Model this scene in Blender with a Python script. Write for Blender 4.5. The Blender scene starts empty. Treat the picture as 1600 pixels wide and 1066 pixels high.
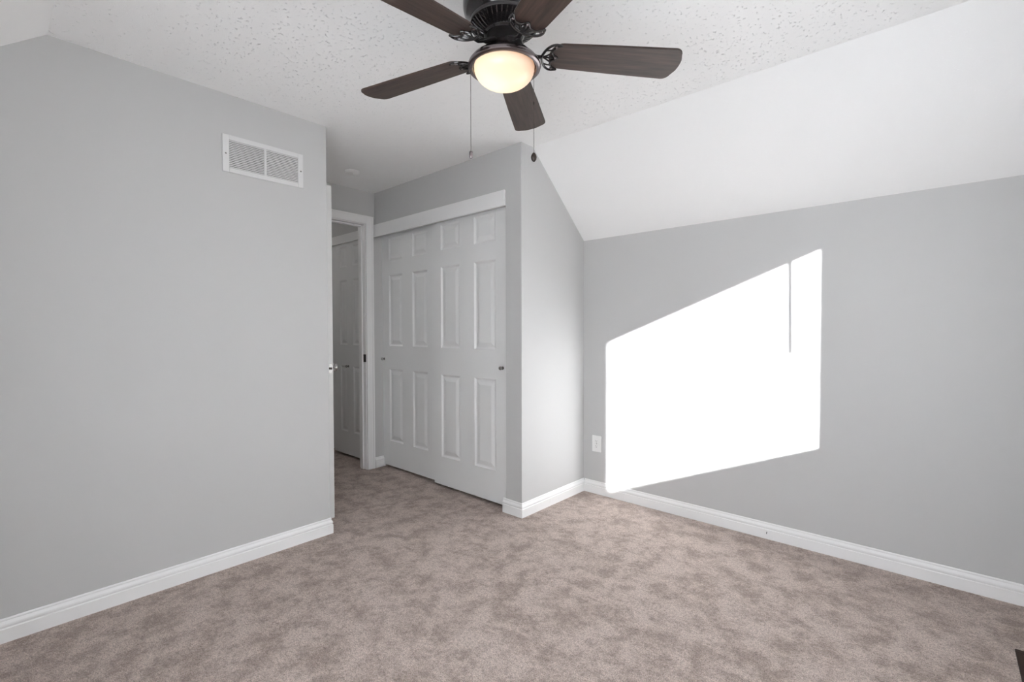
import bpy, bmesh, math, random
from mathutils import Vector, Matrix
random.seed(7)
PI = math.pi
sc = bpy.context.scene
C = sc.collection

# ---------------------------------------------------------------- camera
YAW, PIT, ROL = 0.733, -0.0221, -0.0023
cam = bpy.data.cameras.new('camera'); camo = bpy.data.objects.new('camera', cam); C.objects.link(camo)
cam.sensor_width = 36.0; cam.lens = 745.3 / 1600 * 36.0
cam.clip_start = 0.02; cam.clip_end = 200
fw = Vector((-math.sin(YAW)*math.cos(PIT), math.cos(YAW)*math.cos(PIT), math.sin(PIT)))
r1 = fw.cross(Vector((0, 0, 1))).normalized(); u1 = r1.cross(fw)
r2 = math.cos(ROL)*r1 + math.sin(ROL)*u1; u2 = -math.sin(ROL)*r1 + math.cos(ROL)*u1
m = Matrix((r2, u2, -fw)).transposed().to_4x4(); m.translation = Vector((2.7365, -0.0573, 1.2252))
camo.matrix_world = m
sc.camera = camo

# ---------------------------------------------------------------- light
sc.view_settings.view_transform = 'Standard'
sc.view_settings.look = 'None'
sc.view_settings.gamma = 1.0
sc.view_settings.use_curve_mapping = False
sc.view_settings.exposure = 0.16
cy = sc.cycles
cy.max_bounces = 16; cy.diffuse_bounces = 12; cy.glossy_bounces = 6
cy.transmission_bounces = 6; cy.transparent_max_bounces = 8
cy.use_denoising = True
cy.sample_clamp_indirect = 12

SUN_E, SKY_E = 32.0, 4.0
w = bpy.data.worlds.new('daylight'); sc.world = w; w.use_nodes = True
nt = w.node_tree; bg = nt.nodes['Background']
gm = nt.nodes.new('ShaderNodeTexCoord'); sx = nt.nodes.new('ShaderNodeSeparateXYZ')
rp = nt.nodes.new('ShaderNodeValToRGB')
mp = nt.nodes.new('ShaderNodeMapRange'); mp.inputs[1].default_value = -1; mp.inputs[2].default_value = 1
nt.links.new(gm.outputs['Generated'], sx.inputs[0]); nt.links.new(sx.outputs['Z'], mp.inputs[0])
nt.links.new(mp.outputs[0], rp.inputs[0]); nt.links.new(rp.outputs[0], bg.inputs[0])
el = rp.color_ramp.elements
el[0].position = 0.0; el[0].color = (0.62, 0.61, 0.60, 1)
el[1].position = 1.0; el[1].color = (0.80, 0.86, 0.95, 1)
e = el.new(0.49); e.color = (0.80, 0.79, 0.78, 1)
e = el.new(0.52); e.color = (1.0, 1.0, 1.0, 1)
bg.inputs[1].default_value = SKY_E

KY = 0.85         # how far the sun ray moves in +y for each metre in -x
KZ = 0.407        # ... and downwards
sl = bpy.data.lights.new('sun', 'SUN'); sl.energy = SUN_E; sl.angle = math.radians(0.8); sl.color = (0.985, 0.988, 1.0)
so = bpy.data.objects.new('sun', sl); C.objects.link(so)
so.rotation_euler = Vector((-1.0, KY, -KZ)).to_track_quat('-Z', 'Y').to_euler()
so.location = (8, -4, 5)

# ---------------------------------------------------------------- dimensions
H = 2.44
YA, XC, YC, YR, XD = 1.3315, 0.7091, 2.2872, 3.0113, -1.012
YK, HK, YB = 2.4054, 1.9026, 0.1421
YBACK = -0.4640; HB = H - 0.79*(YB - YBACK)
XE = 3.20
BT = 0.014

# ---------------------------------------------------------------- materials
def mat(name, col, rough=0.5, metal=0.0, spec=0.5):
    M = bpy.data.materials.new(name); M.use_nodes = True
    b = M.node_tree.nodes['Principled BSDF']
    b.inputs['Base Color'].default_value = (*col, 1)
    b.inputs['Roughness'].default_value = rough
    b.inputs['Metallic'].default_value = metal
    b.inputs['Specular IOR Level'].default_value = spec
    return M
def N(M, t, **kw):
    n = M.node_tree.nodes.new(t)
    for k, v in kw.items(): setattr(n, k, v)
    return n
def L(M, a, b): M.node_tree.links.new(a, b)
def noise_bump(M, scale, strength, dist=0.002, detail=3, coord='Object', rough=0.5):
    tc = N(M, 'ShaderNodeTexCoord'); n = N(M, 'ShaderNodeTexNoise')
    n.inputs['Scale'].default_value = scale; n.inputs['Detail'].default_value = detail
    n.inputs['Roughness'].default_value = rough
    b = N(M, 'ShaderNodeBump'); b.inputs['Strength'].default_value = strength; b.inputs['Distance'].default_value = dist
    L(M, tc.outputs[coord], n.inputs['Vector']); L(M, n.outputs['Fac'], b.inputs['Height'])
    L(M, b.outputs[0], M.node_tree.nodes['Principled BSDF'].inputs['Normal'])
    return tc, n, b

m_wall = mat('wall_paint_grey', (0.545, 0.545, 0.545), 0.6, spec=0.3)
noise_bump(m_wall, 260, 0.12, 0.001)
m_trim = mat('trim_white', (0.85, 0.85, 0.85), 0.35)
m_door = mat('door_white', (0.78, 0.785, 0.785), 0.38)
noise_bump(m_door, 90, 0.05, 0.0006)

# ceiling: fine knockdown texture with small pits
m_ceil = mat('ceiling_textured_white', (0.87, 0.87, 0.87), 0.85, spec=0.2)
def ceiling_nodes(M, k):
    b = M.node_tree.nodes['Principled BSDF']
    tc = N(M, 'ShaderNodeTexCoord')
    n1 = N(M, 'ShaderNodeTexNoise'); n1.inputs['Scale'].default_value = 78; n1.inputs['Detail'].default_value = 3; n1.inputs['Roughness'].default_value = .6
    L(M, tc.outputs['Object'], n1.inputs['Vector'])
    r = N(M, 'ShaderNodeValToRGB'); r.color_ramp.elements[0].position = 0.29; r.color_ramp.elements[1].position = 0.37
    L(M, n1.outputs['Fac'], r.inputs[0])
    bp = N(M, 'ShaderNodeBump'); bp.inputs['Strength'].default_value = k; bp.inputs['Distance'].default_value = 0.008
    L(M, r.outputs[0], bp.inputs['Height'])
    n2 = N(M, 'ShaderNodeTexNoise'); n2.inputs['Scale'].default_value = 150; n2.inputs['Detail'].default_value = 3
    L(M, tc.outputs['Object'], n2.inputs['Vector'])
    b2 = N(M, 'ShaderNodeBump'); b2.inputs['Strength'].default_value = k*0.35; b2.inputs['Distance'].default_value = 0.002
    L(M, n2.outputs['Fac'], b2.inputs['Height']); L(M, bp.outputs[0], b2.inputs['Normal'])
    L(M, b2.outputs[0], b.inputs['Normal'])
ceiling_nodes(m_ceil, 0.7)
m_slope = mat('ceiling_smooth_white', (0.87, 0.87, 0.87), 0.85, spec=0.2)
ceiling_nodes(m_slope, 0.16)

# carpet: plush pile, mottled by footprints
m_carpet = mat('carpet_beige', (0.36, 0.29, 0.26), 0.95, spec=0.1)
def carpet_nodes(M):
    b = M.node_tree.nodes['Principled BSDF']
    tc = N(M, 'ShaderNodeTexCoord')
    def noise(scale, det, rough, dist=0.0):
        n = N(M, 'ShaderNodeTexNoise'); n.inputs['Scale'].default_value = scale; n.inputs['Detail'].default_value = det
        n.inputs['Roughness'].default_value = rough; n.inputs['Distortion'].default_value = dist
        L(M, tc.outputs['Object'], n.inputs['Vector']); return n
    def ramp(src, p0, c0, p1, c1):
        r = N(M, 'ShaderNodeValToRGB'); e = r.color_ramp.elements
        e[0].position = p0; e[0].color = (*c0, 1); e[1].position = p1; e[1].color = (*c1, 1); L(M, src, r.inputs[0]); return r
    def mul(a, c, f=1.0):
        m_ = N(M, 'ShaderNodeMix', data_type='RGBA', blend_type='MULTIPLY'); m_.inputs['Factor'].default_value = f
        L(M, a, m_.inputs['A']); L(M, c, m_.inputs['B']); return m_.outputs['Result']
    big = noise(8.5, 3, .6, .3)            # worn and trodden patches
    mid = noise(28, 5, .76)                  # ragged edges of the pile lying one way or the other
    ad0 = N(M, 'ShaderNodeMath', operation='ADD'); L(M, big.outputs['Fac'], ad0.inputs[0])
    ml0 = N(M, 'ShaderNodeMath', operation='MULTIPLY'); ml0.inputs[1].default_value = 0.75; L(M, mid.outputs['Fac'], ml0.inputs[0])
    L(M, ml0.outputs[0], ad0.inputs[1])
    r1_ = ramp(ad0.outputs[0], .72, (.395, .316, .277), .98, (.625, .522, .472))
    tuft = noise(85, 2, .6)
    fine = noise(230, 2, .7)
    r2_ = ramp(tuft.outputs['Fac'], .34, (.74, .73, .72), .56, (1.08, 1.08, 1.08))
    r3_ = ramp(fine.outputs['Fac'], .34, (.50, .49, .48), .60, (1.20, 1.20, 1.20))
    col = mul(mul(r1_.outputs[0], r2_.outputs[0], .8), r3_.outputs[0], .9)
    L(M, col, b.inputs['Base Color'])
    ad = N(M, 'ShaderNodeMath', operation='ADD'); L(M, fine.outputs['Fac'], ad.inputs[0]); L(M, tuft.outputs['Fac'], ad.inputs[1])
    bp = N(M, 'ShaderNodeBump'); bp.inputs['Strength'].default_value = 0.9; bp.inputs['Distance'].default_value = 0.008
    L(M, ad.outputs[0], bp.inputs['Height'])
    b2 = N(M, 'ShaderNodeBump'); b2.inputs['Strength'].default_value = 0.3; b2.inputs['Distance'].default_value = 0.03
    L(M, ad0.outputs[0], b2.inputs['Height']); L(M, bp.outputs[0], b2.inputs['Normal'])
    L(M, b2.outputs[0], b.inputs['Normal'])
    b.inputs['Sheen Weight'].default_value = 0.15; b.inputs['Sheen Roughness'].default_value = 0.5
carpet_nodes(m_carpet)

m_nickel = mat('satin_nickel', (0.42, 0.41, 0.40), 0.25, 1.0)
m_darkm = mat('dark_bronze', (0.06, 0.05, 0.045), 0.4, 0.8)
m_black = mat('gloss_black_nickel', (0.028, 0.025, 0.026), 0.16, 0.35, spec=0.8)
m_matte = mat('satin_black', (0.007, 0.006, 0.006), 0.30, 0.0, spec=0.15)
m_gun = mat('gunmetal', (0.22, 0.19, 0.195), 0.20, 1.0)
m_plastic = mat('white_plastic', (0.82, 0.82, 0.81), 0.35)
m_slot = mat('dark_slot', (0.03, 0.03, 0.03), 0.7)
m_duct_shade = mat('duct_painted_shade', (0.03, 0.03, 0.03), 0.7)  # near-black colour stands in for the shade behind the grille
m_grille = mat('grille_white_enamel', (0.68, 0.68, 0.68), 0.35)
m_reg = mat('register_brown_enamel', (0.030, 0.016, 0.010), 0.6, spec=0.3)
m_dark = mat('closet_interior', (0.35, 0.35, 0.35), 0.9)
m_concrete = mat('outdoor_ground', (0.20, 0.205, 0.21), 0.8)

m_blade = mat('blade_dark_walnut', (0.05, 0.03, 0.025), 0.46, spec=0.40)
def blade_nodes(M):
    b = M.node_tree.nodes['Principled BSDF']
    tc = N(M, 'ShaderNodeTexCoord'); mpp = N(M, 'ShaderNodeMapping'); mpp.inputs['Scale'].default_value = (3.0, 42, 10)
    n = N(M, 'ShaderNodeTexNoise'); n.inputs['Scale'].default_value = 1.6; n.inputs['Detail'].default_value = 6; n.inputs['Roughness'].default_value = .62
    L(M, tc.outputs['Object'], mpp.inputs[0]); L(M, mpp.outputs[0], n.inputs['Vector'])
    r = N(M, 'ShaderNodeValToRGB'); r.color_ramp.elements[0].position = .3; r.color_ramp.elements[1].position = .75
    r.color_ramp.elements[0].color = (0.022, 0.014, 0.012, 1); r.color_ramp.elements[1].color = (0.085, 0.055, 0.044, 1)
    L(M, n.outputs['Fac'], r.inputs[0]); L(M, r.outputs[0], b.inputs['Base Color'])
blade_nodes(m_blade)

m_glass = bpy.data.materials.new('frosted_glass_lit'); m_glass.use_nodes = True
def glass_nodes(M):
    b = M.node_tree.nodes['Principled BSDF']
    b.inputs['Base Color'].default_value = (0.30, 0.27, 0.23, 1); b.inputs['Roughness'].default_value = 0.3
    tc = N(M, 'ShaderNodeTexCoord')
    d = N(M, 'ShaderNodeVectorMath', operation='DISTANCE'); d.inputs[1].default_value = (-0.035, -0.040, -0.060)
    L(M, tc.outputs['Object'], d.inputs[0])
    r = N(M, 'ShaderNodeValToRGB')
    r.color_ramp.elements[0].position = 0.0; r.color_ramp.elements[0].color = (1.0, 0.98, 0.74, 1)
    r.color_ramp.elements[1].position = 1.0; r.color_ramp.elements[1].color = (0.55, 0.30, 0.17, 1)
    e = r.color_ramp.elements.new(0.35); e.color = (1.0, 0.83, 0.52, 1)
    e = r.color_ramp.elements.new(0.75); e.color = (0.92, 0.62, 0.40, 1)
    mr = N(M, 'ShaderNodeMapRange'); mr.inputs[1].default_value = 0.03; mr.inputs[2].default_value = 0.17
    L(M, d.outputs['Value'], mr.inputs[0]); L(M, mr.outputs[0], r.inputs[0])
    L(M, r.outputs[0], b.inputs['Emission Color']); b.inputs['Emission Strength'].default_value = 0.88
glass_nodes(m_glass)

m_pane = bpy.data.materials.new('window_glass'); m_pane.use_nodes = True
def pane_nodes(M):
    ns = M.node_tree.nodes; ns.remove(ns['Principled BSDF'])
    t = N(M, 'ShaderNodeBsdfTransparent'); t.inputs[0].default_value = (0.98, 0.985, 0.98, 1)
    g = N(M, 'ShaderNodeBsdfGlossy'); g.inputs['Roughness'].default_value = 0.02
    x = N(M, 'ShaderNodeMixShader'); x.inputs[0].default_value = 0.05; L(M, t.outputs[0], x.inputs[1]); L(M, g.outputs[0], x.inputs[2])
    L(M, x.outputs[0], ns['Material Output'].inputs[0])
pane_nodes(m_pane)

m_sheer = bpy.data.materials.new('diffuser_shade_fabric'); m_sheer.use_nodes = True  # spreads the sun coming through the added rear window
def sheer_nodes(M):
    ns = M.node_tree.nodes; ns.remove(ns['Principled BSDF'])
    t = N(M, 'ShaderNodeBsdfTranslucent'); t.inputs[0].default_value = (0.95, 0.96, 0.98, 1)
    d = N(M, 'ShaderNodeBsdfDiffuse'); d.inputs[0].default_value = (0.9, 0.9, 0.9, 1)
    x = N(M, 'ShaderNodeMixShader'); x.inputs[0].default_value = 0.06
    L(M, t.outputs[0], x.inputs[1]); L(M, d.outputs[0], x.inputs[2]); L(M, x.outputs[0], ns['Material Output'].inputs[0])
sheer_nodes(m_sheer)

# ---------------------------------------------------------------- mesh helpers
def new():
    return _B()
class _B:
    """thin wrapper round a bmesh"""
    def __init__(s): s.b = bmesh.new(); s.tag_keep = False
    def __getattr__(s, k): return getattr(s.b, k)
def mk(name, B, m, parent=None, smooth=False, bevel=0, loc=None):
    b = B.b; bmesh.ops.recalc_face_normals(b, faces=b.faces[:])
    me = bpy.data.meshes.new(name); b.to_mesh(me); b.free()
    o = bpy.data.objects.new(name, me); C.objects.link(o)
    me.materials.append(m)
    if smooth:
        for p in me.polygons: p.use_smooth = True
        me.set_sharp_from_angle(angle=math.radians(38))
    if bevel:
        md = o.modifiers.new('bevel', 'BEVEL'); md.width = bevel; md.segments = 2; md.limit_method = 'ANGLE'
    if parent: o.parent = parent
    if loc: o.location = loc
    return o
def bx(B, x0, x1, y0, y1, z0, z1, M=None):
    vs = [B.b.verts.new((x, y, z)) for x in (x0, x1) for y in (y0, y1) for z in (z0, z1)]
    for f in ((0,1,3,2), (4,6,7,5), (0,4,5,1), (2,3,7,6), (0,2,6,4), (1,5,7,3)):
        B.b.faces.new([vs[i] for i in f])
    if M is not None: bmesh.ops.transform(B.b, matrix=M, verts=vs)
    return vs
def prism(B, pts, axis, a0, a1):
    """extrude closed 2-D polygon along an axis"""
    def P(p, a):
        if axis == 'x': return (a, p[0], p[1])
        if axis == 'y': return (p[0], a, p[1])
        return (p[0], p[1], a)
    A = [B.b.verts.new(P(p, a0)) for p in pts]; D = [B.b.verts.new(P(p, a1)) for p in pts]
    n = len(pts)
    B.b.faces.new(A); B.b.faces.new(list(reversed(D)))
    for i in range(n): B.b.faces.new((A[i], D[i], D[(i+1) % n], A[(i+1) % n]))
    return A + D
def lathe(B, prof, seg=64, M=None, ax=(0, 0)):
    rings = []
    allv = []
    for r, z in prof:
        if r < 1e-6: rg = [B.b.verts.new((ax[0], ax[1], z))]
        else: rg = [B.b.verts.new((ax[0]+r*math.cos(2*PI*i/seg), ax[1]+r*math.sin(2*PI*i/seg), z)) for i in range(seg)]
        rings.append(rg); allv += rg
    for a, b in zip(rings, rings[1:]):
        if len(a) == 1 and len(b) == 1: continue
        for i in range(seg):
            j = (i+1) % seg
            if len(a) == 1: B.b.faces.new((a[0], b[j], b[i]))
            elif len(b) == 1: B.b.faces.new((a[i], a[j], b[0]))
            else: B.b.faces.new((a[i], a[j], b[j], b[i]))
    if M is not None: bmesh.ops.transform(B.b, matrix=M, verts=allv)
    return allv
def tube(B, pts, rad, seg=10, closed=False, flat=1.0):
    """rad number or list; flat squashes the section along world z"""
    n = len(pts); P = [Vector(p) for p in pts]; rings = []
    for i in range(n):
        if closed: t = (P[(i+1) % n] - P[i-1]).normalized()
        else: t = (P[min(i+1, n-1)] - P[max(i-1, 0)]).normalized()
        up = Vector((0, 0, 1)) if abs(t.z) < .95 else Vector((1, 0, 0))
        s = t.cross(up).normalized(); u = s.cross(t)
        r = rad[i] if isinstance(rad, (list, tuple)) else rad
        rings.append([B.b.verts.new(P[i] + s*r*math.cos(2*PI*k/seg) + u*r*flat*math.sin(2*PI*k/seg)) for k in range(seg)])
    m_ = n if closed else n-1
    for i in range(m_):
        a, b = rings[i], rings[(i+1) % n]
        for k in range(seg): B.b.faces.new((a[k], a[(k+1) % seg], b[(k+1) % seg], b[k]))
    if not closed:
        B.b.faces.new(rings[0]); B.b.faces.new(list(reversed(rings[-1])))
def sweep(B, path, prof, side=1):
    """sweep a (depth, height) profile along a floor path, mitred; depth goes to the given side"""
    n = len(path); P = [Vector((p[0], p[1])) for p in path]
    rings = []
    for i in range(n):
        def nrm(a, b):
            d = (b-a).normalized(); return Vector((-d.y, d.x))*side
        if i == 0: nn = nrm(P[0], P[1])
        elif i == n-1: nn = nrm(P[-2], P[-1])
        else:
            n1, n2 = nrm(P[i-1], P[i]), nrm(P[i], P[i+1]); nn = (n1+n2); nn = nn / max(nn.dot(n1), .1)
        rings.append([B.b.verts.new((P[i].x+nn.x*d, P[i].y+nn.y*d, z)) for d, z in prof])
    k = len(prof)
    for a, b in zip(rings, rings[1:]):
        for j in range(k): B.b.faces.new((a[j], a[(j+1) % k], b[(j+1) % k], b[j]))
    B.b.faces.new(rings[0]); B.b.faces.new(list(reversed(rings[-1])))

def tag(o, label, cat, group=None, kind=None):
    o['label'] = label; o['category'] = cat
    if group: o['group'] = group
    if kind: o['kind'] = kind
    return o
def thing(name, label, cat, loc=(0, 0, 0), rot=(0, 0, 0), kind=None, group=None):
    o = bpy.data.objects.new(name, None); C.objects.link(o); o.location = loc; o.rotation_euler = rot
    o.empty_display_size = .1
    return tag(o, label, cat, group, kind)
S = 'structure'

# ---------------------------------------------------------------- shell
T = 0.11
B = new(); bx(B, -3.1, XE+.12, YBACK-.12, YR+.12, -0.15, 0.0)
tag(mk('floor', B, m_carpet), 'beige plush carpet with footprint mottling covering the floor', 'carpet', kind=S)

zc = lambda y: H if YB <= y <= YK else (H-(y-YK)*(H-HK)/(YR-YK) if y > YK else H-0.79*(YB-y))
B = new()
prism(B, [(YBACK-.12, zc(YBACK-.12)), (YB, H), (YK, H), (YR+.12, zc(YR+.12)), (YR+.12, H+.25), (YBACK-.12, H+.25)], 'x', -3.1, XE+.12)
co_ = mk('ceiling', B, m_ceil); co_.data.materials.append(m_slope)
for p_ in co_.data.polygons:
    if abs(p_.normal.y) > .3 and p_.normal.z < -.3: p_.material_index = 1
tag(co_, 'white textured ceiling, flat in the middle and sloping down to low walls', 'ceiling', kind=S)

# left wall with gable-shaped top
def gable(y0, y1):
    ys = sorted({y0, y1} | {y for y in (YB, YK) if y0 < y < y1})
    return [(y0, 0)] + [(y1, 0)] + [(y, zc(y)) for y in reversed(ys)]
B = new(); prism(B, gable(YBACK, YA), 'x', -T, 0)
tag(mk('wall_left', B, m_wall), 'light grey wall on the left with the air grille', 'wall', kind=S)
B = new(); bx(B, XD, -T-.0005, YA-T, YA, 0, H)
tag(mk('wall_alcove', B, m_wall), 'grey side wall of the entry alcove behind the open door', 'wall', kind=S)
# entry wall with the doorway
DY0, DY1, DZ = 1.365, 2.190, 2.150
B = new()
bx(B, XD-T, XD, 0.86, DY0-.012, 0, H); bx(B, XD-T, XD, DY0-.012, DY1+.012, DZ+.012, H)
prism(B, gable(DY1+.012, YR), 'x', XD-T, XD)
tag(mk('wall_entry', B, m_wall), 'grey wall around the doorway to the hall', 'wall', kind=S)
# closet front wall
CX1, CZ = 0.571, 2.085
B = new()
bx(B, XD, CX1, YC, YC+.022, CZ-.03, H)
bx(B, CX1, XC, YC, YC+T, 0, H)
tag(mk('wall_closet', B, m_wall), 'grey wall above and beside the closet sliding doors', 'wall', kind=S)
B = new()
prism(B, gable(YC+T, YR), 'x', XC-T, XC)
tag(mk('wall_return', B, m_wall), 'bright narrow wall at the side of the closet', 'wall', kind=S)
B = new(); bx(B, -3.1, XE+.12, YR, YR+.12, 0, zc(YR)); 
tag(mk('wall_right', B, m_wall), 'low grey wall on the right with the sunlit patch', 'wall', kind=S)
RX0, RX1, RZ0, RZ1 = 1.55, 3.08, .55, 1.78      # window added behind the camera for fill light
B = new()
bx(B, 0-T, RX0, YBACK-.12, YBACK, 0, zc(YBACK)); bx(B, RX1, XE+.12, YBACK-.12, YBACK, 0, zc(YBACK))
bx(B, RX0, RX1, YBACK-.12, YBACK, 0, RZ0); bx(B, RX0, RX1, YBACK-.12, YBACK, RZ1, zc(YBACK))
tag(mk('wall_rear', B, m_wall), 'low grey wall behind the viewpoint', 'wall', kind=S)
# window wall (out of frame), clear opening thrown on the right wall by the sun
def src(xw, zw, xp):      # where the ray that lands at (xw, YR, zw) crosses plane x = xp
    return YR-(xp-xw)*KY, zw+(xp-xw)*KZ
WO = XE+.04
y0, ztop = src(.927, 1.128, WO); _, ztop = src(.927, 1.128, WO)
y1, zbot = src(2.237, .573, XE); 
g = .10
B = new()
hy0, hy1, hz0, hz1 = y0-g, y1+g, zbot-g, ztop+g
def gpoly(a, b): return gable(a, b)
prism(B, gable(YBACK-.12, hy0), 'x', XE, XE+.12); prism(B, gable(hy1, YR), 'x', XE, XE+.12)
bx(B, XE, XE+.12, hy0, hy1, 0, hz0); bx(B, XE, XE+.12, hy0, hy1, hz1, H)
tag(mk('wall_window', B, m_wall), 'grey end wall with the window that lets the sun in', 'wall', kind=S)
win = thing('window_1', 'white framed window in the end wall, outside the view', 'window', (XE, (y0+y1)/2, zbot), kind=S)
def loc_box(B, x0, x1, a, b, c, d): bx(B, x0-XE, x1-XE, a-(y0+y1)/2, b-(y0+y1)/2, c-zbot, d-zbot)
B = new()
for a, b_, c, d in ((hy0, y0, hz0, hz1), (y1, hy1, hz0, hz1), (y0, y1, hz0, zbot), (y0, y1, ztop, hz1)): loc_box(B, XE, WO, a, b_, c, d)
mk('window_frame', B, m_trim, win)
B = new(); loc_box(B, XE+.018, XE+.022, y0, y1, zbot, ztop)
mk('pane', B, m_pane, win)
B = new(); loc_box(B, XE-.03, XE, hy0-.02, hy1+.02, hz0-.03, hz0)
mk('window_sill', B, m_trim, win, bevel=.004)
w2 = thing('fill_window', 'added white framed window for fill light, unseen in the low wall behind the viewpoint', 'window', ((RX0+RX1)/2, YBACK, RZ0), kind=S)  # added and unseen; brings fill light onto the closet and right wall
B = new(); hw2, hh2 = (RX1-RX0)/2, RZ1-RZ0
for a in ((-hw2, -hw2+.05, 0, hh2), (hw2-.05, hw2, 0, hh2), (-hw2+.05, hw2-.05, 0, .05), (-hw2+.05, hw2-.05, hh2-.05, hh2), (-.02, .02, .05, hh2-.05)):
    bx(B, a[0], a[1], -.08, -.03, a[2], a[3])
mk('window_frame', B, m_trim, w2, bevel=.003)
for s_ in (-1, 1):
    B = new(); bx(B, *sorted((s_*.02, s_*(hw2-.05))), -.057, -.053, .05, hh2-.05); mk('pane', B, m_pane, w2)
rs = thing('diffuser_shade', 'added white translucent roller shade that diffuses the sun, over the window behind the viewpoint', 'roller shade', ((RX0+RX1)/2, YBACK+.03, RZ1+.04))  # added shade that turns direct sun into soft fill
B = new(); lathe(B, [(0, -hw2-.04), (.02, -hw2-.04), (.02, hw2+.04), (0, hw2+.04)], 20, Matrix.Rotation(PI/2, 4, 'Y')); mk('roller', B, m_plastic, rs, smooth=True)
B = new(); bx(B, -hw2-.035, hw2+.035, -.021, -.0195, -hh2-.10, 0); mk('fabric', B, m_sheer, rs)
B = new(); bx(B, -hw2-.035, hw2+.035, -.026, -.014, -hh2-.12, -hh2-.10); mk('hem_bar', B, m_plastic, rs)
# blind pulled up, with its wand
bl = thing('window_blind', 'white blind pulled up above the window, with a hanging wand', 'blind', (XE-.04, (y0+y1)/2, ztop+.02))
B = new(); bx(B, -.025, .03, -(y1-y0)/2-.03, (y1-y0)/2+.03, .07, .11); mk('headrail', B, m_plastic, bl, bevel=.003)
B = new()
for i in range(9): bx(B, -.022, .025, -(y1-y0)/2-.02, (y1-y0)/2+.02, i*.0075, i*.0075+.004)
mk('slat_stack', B, m_plastic, bl)
wx = XE-.06; wy, wzb = src(2.095, 1.089, wx)
B = new(); tube(B, [(wx-(XE-.04)-.008, wy-(y0+y1)/2, .08), (wx-(XE-.04), wy-(y0+y1)/2-.002, .0), (wx-(XE-.04), wy-(y0+y1)/2+.003, wzb-(ztop+.02))], .0105, 10)
mk('wand', B, m_plastic, bl)
# hall beyond the doorway
B = new(); bx(B, -3.1, -3.0, .86, YR, 0, H); tag(mk('wall_hall_end', B, m_wall), 'grey end wall of the dim hall', 'wall', kind=S)
B = new(); bx(B, -3.0, XD-T, .86, .96, 0, H); tag(mk('wall_hall_side', B, m_wall), 'grey side wall of the dim hall', 'wall', kind=S)
HY = 2.300
B = new(); bx(B, -3.0, XD-T, HY, HY+.02, 2.09, H); bx(B, -3.0, -2.62, HY, HY+.10, 0, 2.09); bx(B, XD-T-.04, XD-T, HY, HY+.1, 0, 2.09)
tag(mk('wall_hall_closet', B, m_wall), 'grey wall above the hall closet doors', 'wall', kind=S)
B = new(); bx(B, -12, 14, -14, 14, -3.05, -3.0)
tag(mk('ground', B, m_concrete), 'grey ground outside, below the windows', 'ground', kind=S)

# ---------------------------------------------------------------- baseboards
BP = [(0, 0.0), (.0145, 0.0), (.0145, .054), (.0100, .057), (.0105, .060), (.0130, .066), (.0125, .072), (.0080, .080), (.0060, .083), (.0065, .089), (.004, .0935), (0, .0935)]
def base(name, path, side, label):
    B = new(); sweep(B, path, BP, side)
    return tag(mk(name, B, m_trim), label, 'baseboard', kind=S)
base('baseboard_left', [(0, YBACK), (0, YA), (-.08, YA)], -1, 'white moulded baseboard along the left wall')
base('baseboard_closet', [(.548, YC), (XC, YC), (XC, YR)], -1, 'white baseboard wrapping the corner beside the closet')
br = base('baseboard_right', [(XC+.0145, YR), (XE, YR)], -1, 'white ridged baseboard along the right wall')
base('baseboard_rear', [(0.0145, YBACK), (XE, YBACK)], 1, 'white baseboard behind the viewpoint')
base('baseboard_window', [(XE, YBACK+.0145), (XE, YR-.0145)], 1, 'white baseboard under the window')
base('baseboard_entry', [(XD, 2.273), (XD, 2.372)], -1, 'short white baseboard between doorway and closet')
base('baseboard_hall', [(-3.0, .9745), (-3.0, HY)], -1, 'white baseboard at the end of the hall')
B = new(); tube(B, [(1.990, YR-.0155, .031), (1.992, YR-.0155, .043)], .0022, 6)
o = mk('scuff_mark', B, m_slot, br)

# ---------------------------------------------------------------- door casing, jamb
B = new()
bx(B, XD, XD+.015, DY1+.006, DY1+.076, 0, DZ+.076); 
bx(B, XD, XD+.015, YA+.002, DY0-.006, 0, DZ+.076)
bx(B, XD, XD+.015, DY0-.006, DY1+.006, DZ+.006, DZ+.076)
bx(B, XD+.015, XD+.019, DY1+.058, DY1+.076, 0, DZ+.076); bx(B, XD+.015, XD+.019, DY0-.006, DY1+.058, DZ+.060, DZ+.076)
tag(mk('trim_1', B, m_trim, bevel=.003), 'white casing around the doorway to the hall', 'door casing', kind=S)
B = new()
for ya, yb in ((DY1, DY1+.012), (DY0-.012, DY0)): bx(B, XD-T-.002, XD+.001, ya, yb, 0, DZ+.012)
bx(B, XD-T-.002, XD+.001, DY0, DY1, DZ, DZ+.012)
bx(B, XD-.080, XD-.042, DY1-.012, DY1, 0, DZ); bx(B, XD-.080, XD-.042, DY0, DY0+.012, 0, DZ); bx(B, XD-.080, XD-.042, DY0, DY1, DZ-.012, DZ)
jam = tag(mk('trim_2', B, m_trim, bevel=.0015), 'white door jamb with stop strip inside the hall doorway', 'door jamb', kind=S)
B = new(); bx(B, XD-.036, XD+.0025, DY1-.0015, DY1+.001, .950, 1.018)
mk('strike_plate', B, m_darkm, jam)['label'] = 'dark metal strike plate'
# hall-side casing
B = new()
bx(B, XD-T-.015, XD-T, DY1+.006, DY1+.066, 0, DZ+.066); bx(B, XD-T-.015, XD-T, DY0-.066, DY0-.006, 0, DZ+.066); bx(B, XD-T-.015, XD-T, DY0-.006, DY1+.006, DZ+.006, DZ+.066)
tag(mk('trim_3', B, m_trim, bevel=.003), 'white casing on the hall side of the doorway', 'door casing', kind=S)
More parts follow.
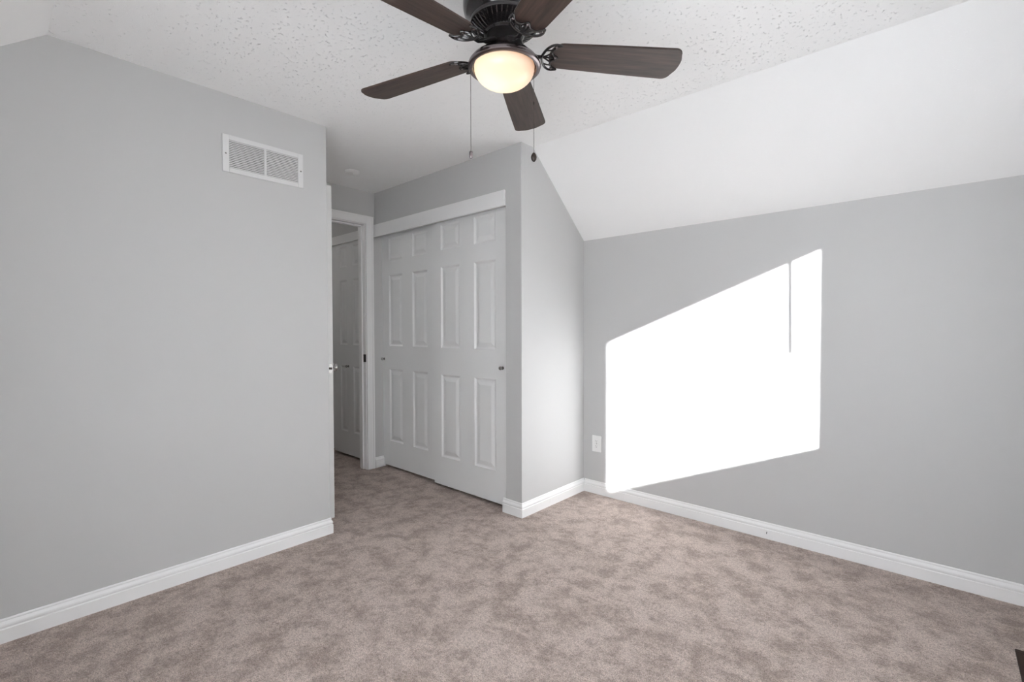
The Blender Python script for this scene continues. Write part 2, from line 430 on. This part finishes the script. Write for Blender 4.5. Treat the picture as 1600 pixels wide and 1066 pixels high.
# closet fascia
B = new(); bx(B, XD+.001, CX1, YC-.014, YC, 2.055, 2.160)
tag(mk('trim_4', B, m_trim, bevel=.0015), 'white fascia board above the bedroom closet doors', 'trim board', kind=S)
B = new(); bx(B, -2.62, XD-T-.016, HY-.016, HY, 2.072, 2.152)
tag(mk('trim_5', B, m_trim, bevel=.002), 'white fascia board above the hall closet doors', 'trim board', kind=S)

# ---------------------------------------------------------------- panelled doors
def panel_face(B, W, Hh, cols, rows, y, sgn):
    """moulded face in the x-z plane at depth y; the panels sink to -sgn"""
    xs = sorted({0, W} | {v for c in cols for v in c}); zs = sorted({0, Hh} | {v for r in rows for v in r})
    V = {}
    def v(x, z, d=0):
        k = (round(x, 5), round(z, 5), round(d, 5))
        if k not in V: V[k] = B.b.verts.new((x, y - sgn*d, z))
        return V[k]
    for i in range(len(xs)-1):
        for j in range(len(zs)-1):
            x0, x1, z0, z1 = xs[i], xs[i+1], zs[j], zs[j+1]
            if (x0, x1) in [tuple(c) for c in cols] and (z0, z1) in [tuple(r) for r in rows]:
                steps = [(0, 0), (.004, .0035), (.012, .0090), (.018, .0100), (.026, .0085), (.046, .0030), (.050, .0022)]
                for (a, da), (b, db) in zip(steps, steps[1:]):
                    A = [v(x0+a, z0+a, da), v(x1-a, z0+a, da), v(x1-a, z1-a, da), v(x0+a, z1-a, da)]
                    D = [v(x0+b, z0+b, db), v(x1-b, z0+b, db), v(x1-b, z1-b, db), v(x0+b, z1-b, db)]
                    for k in range(4): B.b.faces.new((A[k], A[(k+1) % 4], D[(k+1) % 4], D[k]))
                B.b.faces.new(D)
            else: B.b.faces.new((v(x0, z0), v(x1, z0), v(x1, z1), v(x0, z1)))
    return [v(0, 0), v(W, 0), v(W, Hh), v(0, Hh)], xs, zs, v
def panel_door(name, W, Hh, cols, rows, th, loc, rotz, label, parent_kind=S):
    root = thing(name, label, 'door', loc, (0, 0, rotz), parent_kind)
    B = new()
    f, xs, zs, v1 = panel_face(B, W, Hh, cols, rows, 0, -1)     # front looks to -y
    g_, _, _, v2 = panel_face(B, W, Hh, cols, rows, th, 1)      # back looks to +y
    for a, b_ in zip(xs, xs[1:]):
        for z in (0, Hh): B.b.faces.new((v1(a, z), v1(b_, z), v2(b_, z), v2(a, z)))
    for a, b_ in zip(zs, zs[1:]):
        for x in (0, W): B.b.faces.new((v1(x, a), v1(x, b_), v2(x, b_), v2(x, a)))
    mk('door_leaf', B, m_door, root)
    return root
ROWS = [(.222, .862), (1.068, 1.694), (1.822, 2.018)]
def knob_small(parent, x, z):
    B = new(); M = Matrix.Translation((x, 0, z)) @ Matrix.Rotation(PI/2, 4, 'X')
    lathe(B, [(0, 0), (.0125, 0), (.0125, .003), (.006, .004), (.005, .012), (.010, .016), (.0135, .021), (.0125, .027), (.007, .030), (0, .0305)], 32, M)
    mk('knob', B, m_nickel, parent, smooth=True)['label'] = 'small round nickel knob'
# front (right) closet door, rear (left) closet door
Z0 = .023
d = panel_door('door_2', .805, 2.06, [(.090, .305), (.462, .677)], ROWS, .034, (-.235, YC+.036, Z0), 0,
               'white six-panel closet sliding door at the right, in front of its neighbour')
knob_small(d, .742, .945)
d = panel_door('door_3', .800, 2.06, [(.107, .305), (.450, .648)], ROWS, .034, (-1.0115, YC+.074, Z0), 0,
               'white six-panel closet sliding door at the left, beside the doorway')
knob_small(d, .024, .950)
# hall closet doors
hc = [(.135, .265), (.375, .505)]
d = panel_door('door_4', .640, 2.06, hc, ROWS, .030, (-1.802, HY+.006, Z0), 0, 'white panelled closet door seen through the doorway in the dim hall')
knob_small(d, .285, .86)
panel_door('door_5', .640, 2.06, hc, ROWS, .030, (-2.420, HY+.044, Z0), 0, 'white panelled hall closet door behind its neighbour, nearly hidden beyond the doorway')
# open bedroom door, hinged at the near jamb and swung back along the alcove
hinge = Vector((XD+.004, DY0+.002)); free = Vector((-.160, 1.4095))
ang = math.atan2((free-hinge).y, (free-hinge).x); WD = (free-hinge).length
rowsb = [(.235, .900), (1.110, 1.740), (1.870, 2.010)]
d = panel_door('door_1', WD, 2.128, [(.12, WD/2-.06), (WD/2+.06, WD-.12)], rowsb, .036, (hinge.x, hinge.y, .020), ang,
               'open white bedroom door seen edge-on beside the left wall')
KZ_ = .965
B = new(); bx(B, WD-.001, WD+.0008, .006, .030, KZ_-.029, KZ_+.029)
lp = mk('latch_plate', B, m_nickel, d, bevel=.0004); lp['label'] = 'nickel latch plate'
B = new(); lathe(B, [(0, .010), (.0065, .010), (.0075, 0), (0, 0)], 20, Matrix.Translation((WD+.0008, .018, KZ_)) @ Matrix.Rotation(PI/2, 4, 'Y'))
mk('latch_bolt', B, m_darkm, lp, smooth=True)
for s, y in ((1, .036), (-1, 0.0)):
    B = new()
    R = Matrix.Rotation(-PI/2 if s == 1 else PI/2, 4, 'X')
    k = 1.0 if s == 1 else .55
    lathe(B, [(0, 0), (.031, 0), (.031, .004), (.024, .008), (.012, .011), (.010, .026*k), (.018, .032*k), (.026, .042*k), (.027, .052*k), (.021, .061*k), (.010, .066*k), (0, .067*k)], 40,
          Matrix.Translation((WD-.062, y, KZ_)) @ R)
    mk('door_knob', B, m_nickel, d, smooth=True)['label'] = 'round nickel door knob'
for z in (.18, 1.05, 1.93):
    B = new(); lathe(B, [(0, 0), (.0065, 0), (.0065, .09), (0, .09)], 16, Matrix.Translation((-.004, -.004, z)))
    mk('hinge', B, m_darkm, d, smooth=True)

# ---------------------------------------------------------------- air grille on the left wall
vy0, vy1, vz0, vz1 = .777, 1.190, 2.042, 2.233
gr = thing('air_grille', 'white two-section air return grille high on the left grey wall', 'vent', (0, (vy0+vy1)/2, vz0))
oy = (vy0+vy1)/2
def gb(B, x0, x1, a, b_, c, d_): bx(B, x0, x1, a-oy, b_-oy, c-vz0, d_-vz0)
gy = [(.808, .978), (.991, 1.161)]; gz0, gz1 = 2.066, 2.208
B = new()
gb(B, 0, .008, vy0, .808, vz0, vz1); gb(B, 0, .008, 1.161, vy1, vz0, vz1); gb(B, 0, .008, .808, 1.161, vz0, gz0); gb(B, 0, .008, .808, 1.161, gz1, vz1); gb(B, 0, .008, .978, .991, gz0, gz1)
mk('frame', B, m_grille, gr, bevel=.002)
B = new(); gb(B, .0004, .0010, .806, 1.163, gz0-.002, gz1+.002); mk('duct_shade_sheet', B, m_duct_shade, gr)  # dark sheet on the wall, painted shade for the louvre gaps
n = 16
for a, b_ in gy:
    B = new()
    for i in range(n):
        z = gz0-vz0 + (i+.5)*(gz1-gz0)/n
        M = Matrix.Translation((.0045, 0, z)) @ Matrix.Rotation(math.radians(28), 4, 'Y')
        bx(B, -.0005, .0005, a-oy, b_-oy, -.0029, .0029, M)
    mk('louvres', B, m_grille, gr)
for y in (.792, 1.176):
    B = new(); lathe(B, [(0, .0025), (.002, .0024), (.0042, .001), (.0045, 0), (0, 0)], 16, Matrix.Translation((.008, y-oy, 2.135-vz0)) @ Matrix.Rotation(PI/2, 4, 'Y'))
    mk('screw', B, m_nickel, gr, smooth=True)

# ---------------------------------------------------------------- smoke detector
sd = thing('smoke_detector', 'round white smoke detector on the ceiling above the alcove', 'smoke detector', (-.615, 1.850, H), (PI, 0, 0))
B = new(); lathe(B, [(0, 0), (.052, 0), (.052, .006), (.048, .008), (0, .008)], 48); mk('mounting_base', B, m_plastic, sd, smooth=True)
B = new(); lathe(B, [(0, .008), (.047, .008), (.050, .011), (.048, .017), (.042, .021), (.020, .023), (0, .023)], 48); mk('cover', B, m_plastic, sd, smooth=True)
B = new(); lathe(B, [(0, .0225), (.006, .0225), (.005, .025), (0, .025)], 20, Matrix.Translation((.02, 0, 0))); mk('test_button', B, m_plastic, sd, smooth=True)

# ---------------------------------------------------------------- wall outlet
ou = thing('wall_outlet', 'white electrical outlet low on the right wall near the corner', 'outlet', (.828, YR, .375))
B = new()
def rrect(B, w_, h_, d0, d1, r=.004, n=5, inset=.0):
    pts = []
    for cx_, cz_, a0 in ((w_-r, h_-r, 0), (-w_+r, h_-r, PI/2), (-w_+r, -h_+r, PI), (w_-r, -h_+r, 1.5*PI)):
        for i in range(n+1):
            a = a0+PI/2*i/n; pts.append((cx_+r*math.cos(a), cz_+r*math.sin(a)))
    prism(B, pts, 'y', -d1, -d0)
rrect(B, .0385, .0605, 0, .0055); mk('cover_plate', B, m_plastic, ou, bevel=.002)
for s in (1, -1):
    B = new(); pts = []
    for i in range(32):
        a = 2*PI*i/32; x = .0175*math.cos(a); z = .0175*math.sin(a); z = max(-.0135, min(.0135, z)); pts.append((x, z+s*.0195))
    prism(B, pts, 'y', -.0075, -.0050); rc = mk('receptacle', B, m_plastic, ou)
    B = new(); bx(B, -.0070, -.0052, -.0079, -.0074, s*.0195+.000, s*.0195+.008); bx(B, .0052, .0068, -.0079, -.0074, s*.0195+.001, s*.0195+.007)
    lathe(B, [(0, 0), (.0024, 0), (.0024, .0005), (0, .0005)], 12, Matrix.Translation((0, -.0074, s*.0195-.006)) @ Matrix.Rotation(PI/2, 4, 'X'))
    mk('slots', B, m_slot, rc)
B = new(); lathe(B, [(0, .0018), (.003, .001), (.0034, 0), (0, 0)], 16, Matrix.Translation((0, -.0055, 0)) @ Matrix.Rotation(PI/2, 4, 'X')); mk('screw', B, m_nickel, ou, smooth=True)

# ---------------------------------------------------------------- floor register
fx0, fx1, fy0, fy1 = 2.960, 3.100, 2.235, 2.562
rg = thing('floor_register', 'dark brown metal floor register in the carpet at the lower right', 'floor vent', ((fx0+fx1)/2, (fy0+fy1)/2, 0))
hw, hl = (fx1-fx0)/2, (fy1-fy0)/2
B = new()
for a in ((-hw, hw, -hl, -hl+.024), (-hw, hw, hl-.024, hl), (-hw, -hw+.022, -hl+.024, hl-.024), (hw-.022, hw, -hl+.024, hl-.024), (-.004, .004, -hl+.024, hl-.024)):
    bx(B, *a, .0, .006)
mk('frame', B, m_reg, rg, bevel=.002)
B = new()
for i in range(22):
    y = -hl+.030 + i*(2*hl-.060)/21
    bx(B, -hw+.021, hw-.021, -.0022, .0022, .001, .0050, Matrix.Translation((0, y, 0)))
mk('fins', B, m_reg, rg)
B = new(); bx(B, -hw+.02, hw-.02, -hl+.022, hl-.022, .0002, .0008); mk('register_shade_sheet', B, m_slot, rg)  # dark sheet on the carpet, painted shade between the fins

# ---------------------------------------------------------------- ceiling fan
FX, FY, ZB = 1.5814, 1.1887, 2.200
fan = thing('ceiling_fan', 'black ceiling fan with five dark wood blades and a lit glass bowl', 'ceiling fan', (FX, FY, H))
z = lambda v: v-H
B = new(); lathe(B, [(0, 0), (.138, 0), (.146, -.004), (.1465, -.020), (.142, -.026), (.143, -.030), (.144, z(2.352)), (.1405, z(2.335)), (.132, z(2.322)), (.121, z(2.312)), (.118, z(2.304)), (.112, z(2.300)), (.066, z(2.285)), (0, z(2.285))], 72)
mk('motor_housing', B, m_black, fan, smooth=True)
# fluted vent ring
B = new(); lathe(B, [(.120, z(2.303)), (.1215, z(2.297)), (.119, z(2.291)), (.115, z(2.290)), (.113, z(2.296)), (.113, z(2.303)), (.120, z(2.303))], 72)
lathe(B, [(.070, z(2.292)), (.0745, z(2.284)), (.072, z(2.262)), (.066, z(2.256)), (.058, z(2.256)), (.058, z(2.292)), (.070, z(2.292))], 72)
nf = 40
for i in range(nf):
    a = 2*PI*i/nf; pts = []
    for r_, zz, tw in ((.073, 2.266, 0), (.082, 2.270, .012), (.094, 2.276, .03), (.106, 2.284, .05), (.116, 2.294, .06)):
        pts.append((r_*math.cos(a+tw), r_*math.sin(a+tw), z(zz)))
    tube(B, pts, [.0022, .0028, .0033, .0038, .004], 6)
mk('vent_ring', B, m_black, fan, smooth=True)
B = new(); lathe(B, [(0, z(2.285)), (.060, z(2.285)), (.064, z(2.262)), (.064, z(2.228)), (.058, z(2.222)), (0, z(2.222))], 56)
mk('flywheel', B, m_matte, fan, smooth=True)
B = new(); lathe(B, [(0, z(2.226)), (.030, z(2.226)), (.032, z(2.220)), (.032, z(2.206)), (.038, z(2.201)), (.050, z(2.198)), (.050, z(2.194)), (0, z(2.194))], 48)
mk('switch_housing', B, m_gun, fan, smooth=True)
B = new(); lathe(B, [(0, z(2.197)), (.050, z(2.197)), (.078, z(2.192)), (.100, z(2.183)), (.116, z(2.171)), (.125, z(2.160)), (.1285, z(2.151)), (.1270, z(2.146)), (.1210, z(2.143)), (.1130, z(2.143)), (.1100, z(2.148)), (.1100, z(2.164)), (0, z(2.170))], 80)
mk('light_fitter', B, m_gun, fan, smooth=True)
B = new()
gp = [(.099, z(2.163)), (.104, z(2.156)), (.1065, z(2.150))]
for i in range(15):
    a = PI/2*i/14; gp.append((.1060*math.cos(a)**.92 if i < 14 else 0, z(2.146)-.066*math.sin(a)))
gp[-1] = (0, gp[-1][1])
gbowl = [(r_, zz - z(2.130)) for r_, zz in gp]
lathe(B, gbowl, 72)
bowl = mk('glass_bowl', B, m_glass, fan, smooth=True, loc=(0, 0, z(2.130))); bowl['label'] = 'frosted glass bowl, lit warm'

PHI, BETA = .8595, -.1768
R0, R1 = .160, .6478
def blade_outline():
    pts = []
    def hwid(r_): return .060 + (.0745-.060)*(r_-R0)/(R1-R0)
    # lower side from root to tip, tip arc, back
    rr = .030
    n = 14
    # root: rounded
    root = []
    for i in range(n+1):
        a = PI/2 + PI*i/n
        root.append((R0+.045+.045*math.cos(a), .058*math.sin(a)))
    pts += root                      # +s side to -s side round the root
    pts.append((.40, -hwid(.40)))
    w1 = .0745
    for i in range(7):
        a = -PI/2 + PI/2*i/6*.88
        pts.append((R1-.012-rr+rr*math.cos(a), -(w1-rr)+rr*math.sin(a)))
    for i in range(1, 6):
        t = -1+2*i/6
        pts.append((R1-.003*(t*t)*2, t*(w1-rr)*.9))
    for i in range(7):
        a = PI/2*.12 + PI/2*.88*i/6
        pts.append((R1-.012-rr+rr*math.cos(a), (w1-rr)+rr*math.sin(a)))
    pts.append((.40, hwid(.40)))
    return pts
def crescent_pts():
    outer = [(.196, -.057), (.176, -.060), (.158, -.052), (.144, -.034), (.136, -.014), (.134, 0), (.136, .014), (.144, .034), (.158, .052), (.176, .060), (.196, .057)]
    inner = [(.182, .049), (.170, .036), (.168, .022), (.176, .011), (.190, 0), (.176, -.011), (.168, -.022), (.170, -.036), (.182, -.049)]
    return outer, inner
def smooth_path(P, k=4):
    out = []; n = len(P)
    for i in range(n-1):
        p0, p1, p2, p3 = P[max(i-1, 0)], P[i], P[i+1], P[min(i+2, n-1)]
        for j in range(k):
            t = j/k
            out.append(tuple(.5*((2*b)+(-a+c)*t+(2*a-5*b+4*c-d_)*t*t+(-a+3*b-3*c+d_)*t**3) for a, b, c, d_ in zip(p0, p1, p2, p3)))
    out.append(tuple(P[-1])); return out
for kk in range(5):
    a = PHI + kk*2*PI/5
    Mb = Matrix.Rotation(a, 4, 'Z') @ Matrix.Translation((0, 0, z(ZB))) @ Matrix.Rotation(BETA, 4, 'X')
    B = new(); prism(B, blade_outline(), 'z', 0, .007)
    bo = mk('blade', B, m_blade, fan, bevel=.0015); bo.matrix_local = Mb
    # bracket: cast arm and crescent under the blade root
    B = new(); outer, inner = crescent_pts()
    ro = smooth_path(outer); ri = smooth_path(inner)
    loop = [(x, y, -.004) for x, y in ro + ri[1:-1]]
    tube(B, loop, .0036, 8, closed=True)
    tube(B, [(x, y, -.0045) for x, y in ro], [.0028+.0022*math.sin(PI*i/(len(ro)-1)) for i in range(len(ro))], 8)
    for yy in (-1, 1):
        tube(B, smooth_path([(.136, 0, -.004), (.150, .008*yy, -.005), (.168, .022*yy, -.004)]), .0028, 8)
        tube(B, smooth_path([(.143, .030*yy, -.004), (.158, .034*yy, -.005), (.170, .036*yy, -.004)]), .0024, 8)
    tube(B, [(.134, 0, -.004), (.160, 0, -.005), (.190, 0, -.004)], .0030, 8)
    br_ = mk('blade_bracket', B, m_black, fan, smooth=True); br_.matrix_local = Mb
    for sx_, sy_ in ((.176, -.050), (.176, .050), (.181, 0)):
        B = new(); lathe(B, [(0, -.0052), (.003, -.0050), (.0050, -.003), (.0052, 0), (0, 0)], 14, Matrix.Translation((sx_, sy_, -.0035)))
        mk('screw', B, m_gun, br_, smooth=True)
    # arm from flywheel to crescent (wide leaf at the hub, narrow at the blade)
    B = new(); Ma = Matrix.Rotation(a, 4, 'Z')
    za, zb_ = z(2.224), z(ZB)-.004
    secs = [(.046, za, .018, .005), (.060, za-.001, .023, .006), (.072, za-.006, .021, .006), (.086, za-.014, .014, .0065), (.100, za-.022, .009, .0065), (.116, zb_-.001, .008, .006), (.136, zb_, .009, .005)]
    rings = []
    for r_, zz, w_, t_ in secs:
        rg_ = []
        for q in range(16):
            c, s = math.cos(2*PI*q/16), math.sin(2*PI*q/16)
            rg_.append(B.b.verts.new((r_, w_*(abs(c)**.7)*(1 if c >= 0 else -1), zz+t_*s - (.004 if abs(c) < .3 and s < 0 and w_ > .012 else 0))))
        rings.append(rg_)
    for p_, q_ in zip(rings, rings[1:]):
        for i in range(16): B.b.faces.new((p_[i], p_[(i+1) % 16], q_[(i+1) % 16], q_[i]))
    B.b.faces.new(rings[0]); B.b.faces.new(list(reversed(rings[-1])))
    ao = mk('blade_arm', B, m_black, fan, smooth=True); ao.matrix_local = Ma
# pull chains with fobs
rv = Vector((math.cos(YAW), math.sin(YAW)))
for off, zb_, kind_ in ((-.1185, 1.860, 0), (.1035, 1.851, 1)):
    px, py = rv.x*off, rv.y*off
    B = new(); tube(B, [(px, py, z(2.140)), (px, py, z(zb_))], 0.0007, 6)
    zz = 2.135
    while zz > zb_+.004:
        lathe(B, [(0, .0012), (.0012, 0), (0, -.0012)], 6, Matrix.Translation((px, py, z(zz)))); zz -= .005
    if kind_:
        tube(B, [(px, py, z(2.030)), (px, py, z(2.020))], .0026, 8)
    ch = mk('pull_chain', B, m_darkm, fan)
    B = new()
    if kind_ == 0: lathe(B, [(0, 0), (.0035, -.001), (.0062, -.004), (.0062, -.023), (.004, -.027), (0, -.028)], 20, Matrix.Translation((px, py, z(zb_))))
    else: lathe(B, [(0, .002), (.004, .001), (.0085, -.006), (.0105, -.014), (.0085, -.023), (.004, -.029), (0, -.030)], 24, Matrix.Translation((px, py, z(zb_))))
    mk('chain_fob', B, m_gun if kind_ == 0 else m_darkm, ch, smooth=True)
# lamp added to brighten the hall, out of view round the corner
hl_ = thing('hall_fill_lamp', 'added round white fill lamp on the hall ceiling, out of view past the doorway', 'ceiling lamp', (-2.05, 1.35, H), (PI, 0, 0))
B = new(); lathe(B, [(0, 0), (.12, 0), (.12, .012), (.105, .02), (0, .02)], 40); mk('lamp_base', B, m_plastic, hl_, smooth=True)
B = new(); lathe(B, [(.105, .02), (.10, .05), (.075, .078), (.04, .09), (0, .094)], 40)
m_hl = mat('fill_lamp_glow', (.9, .9, .9), .4); m_hl.node_tree.nodes['Principled BSDF'].inputs['Emission Color'].default_value = (1, .97, .93, 1)
m_hl.node_tree.nodes['Principled BSDF'].inputs['Emission Strength'].default_value = 16.0  # glow of the added hall lamp
mk('glass_shade', B, m_hl, hl_, smooth=True)
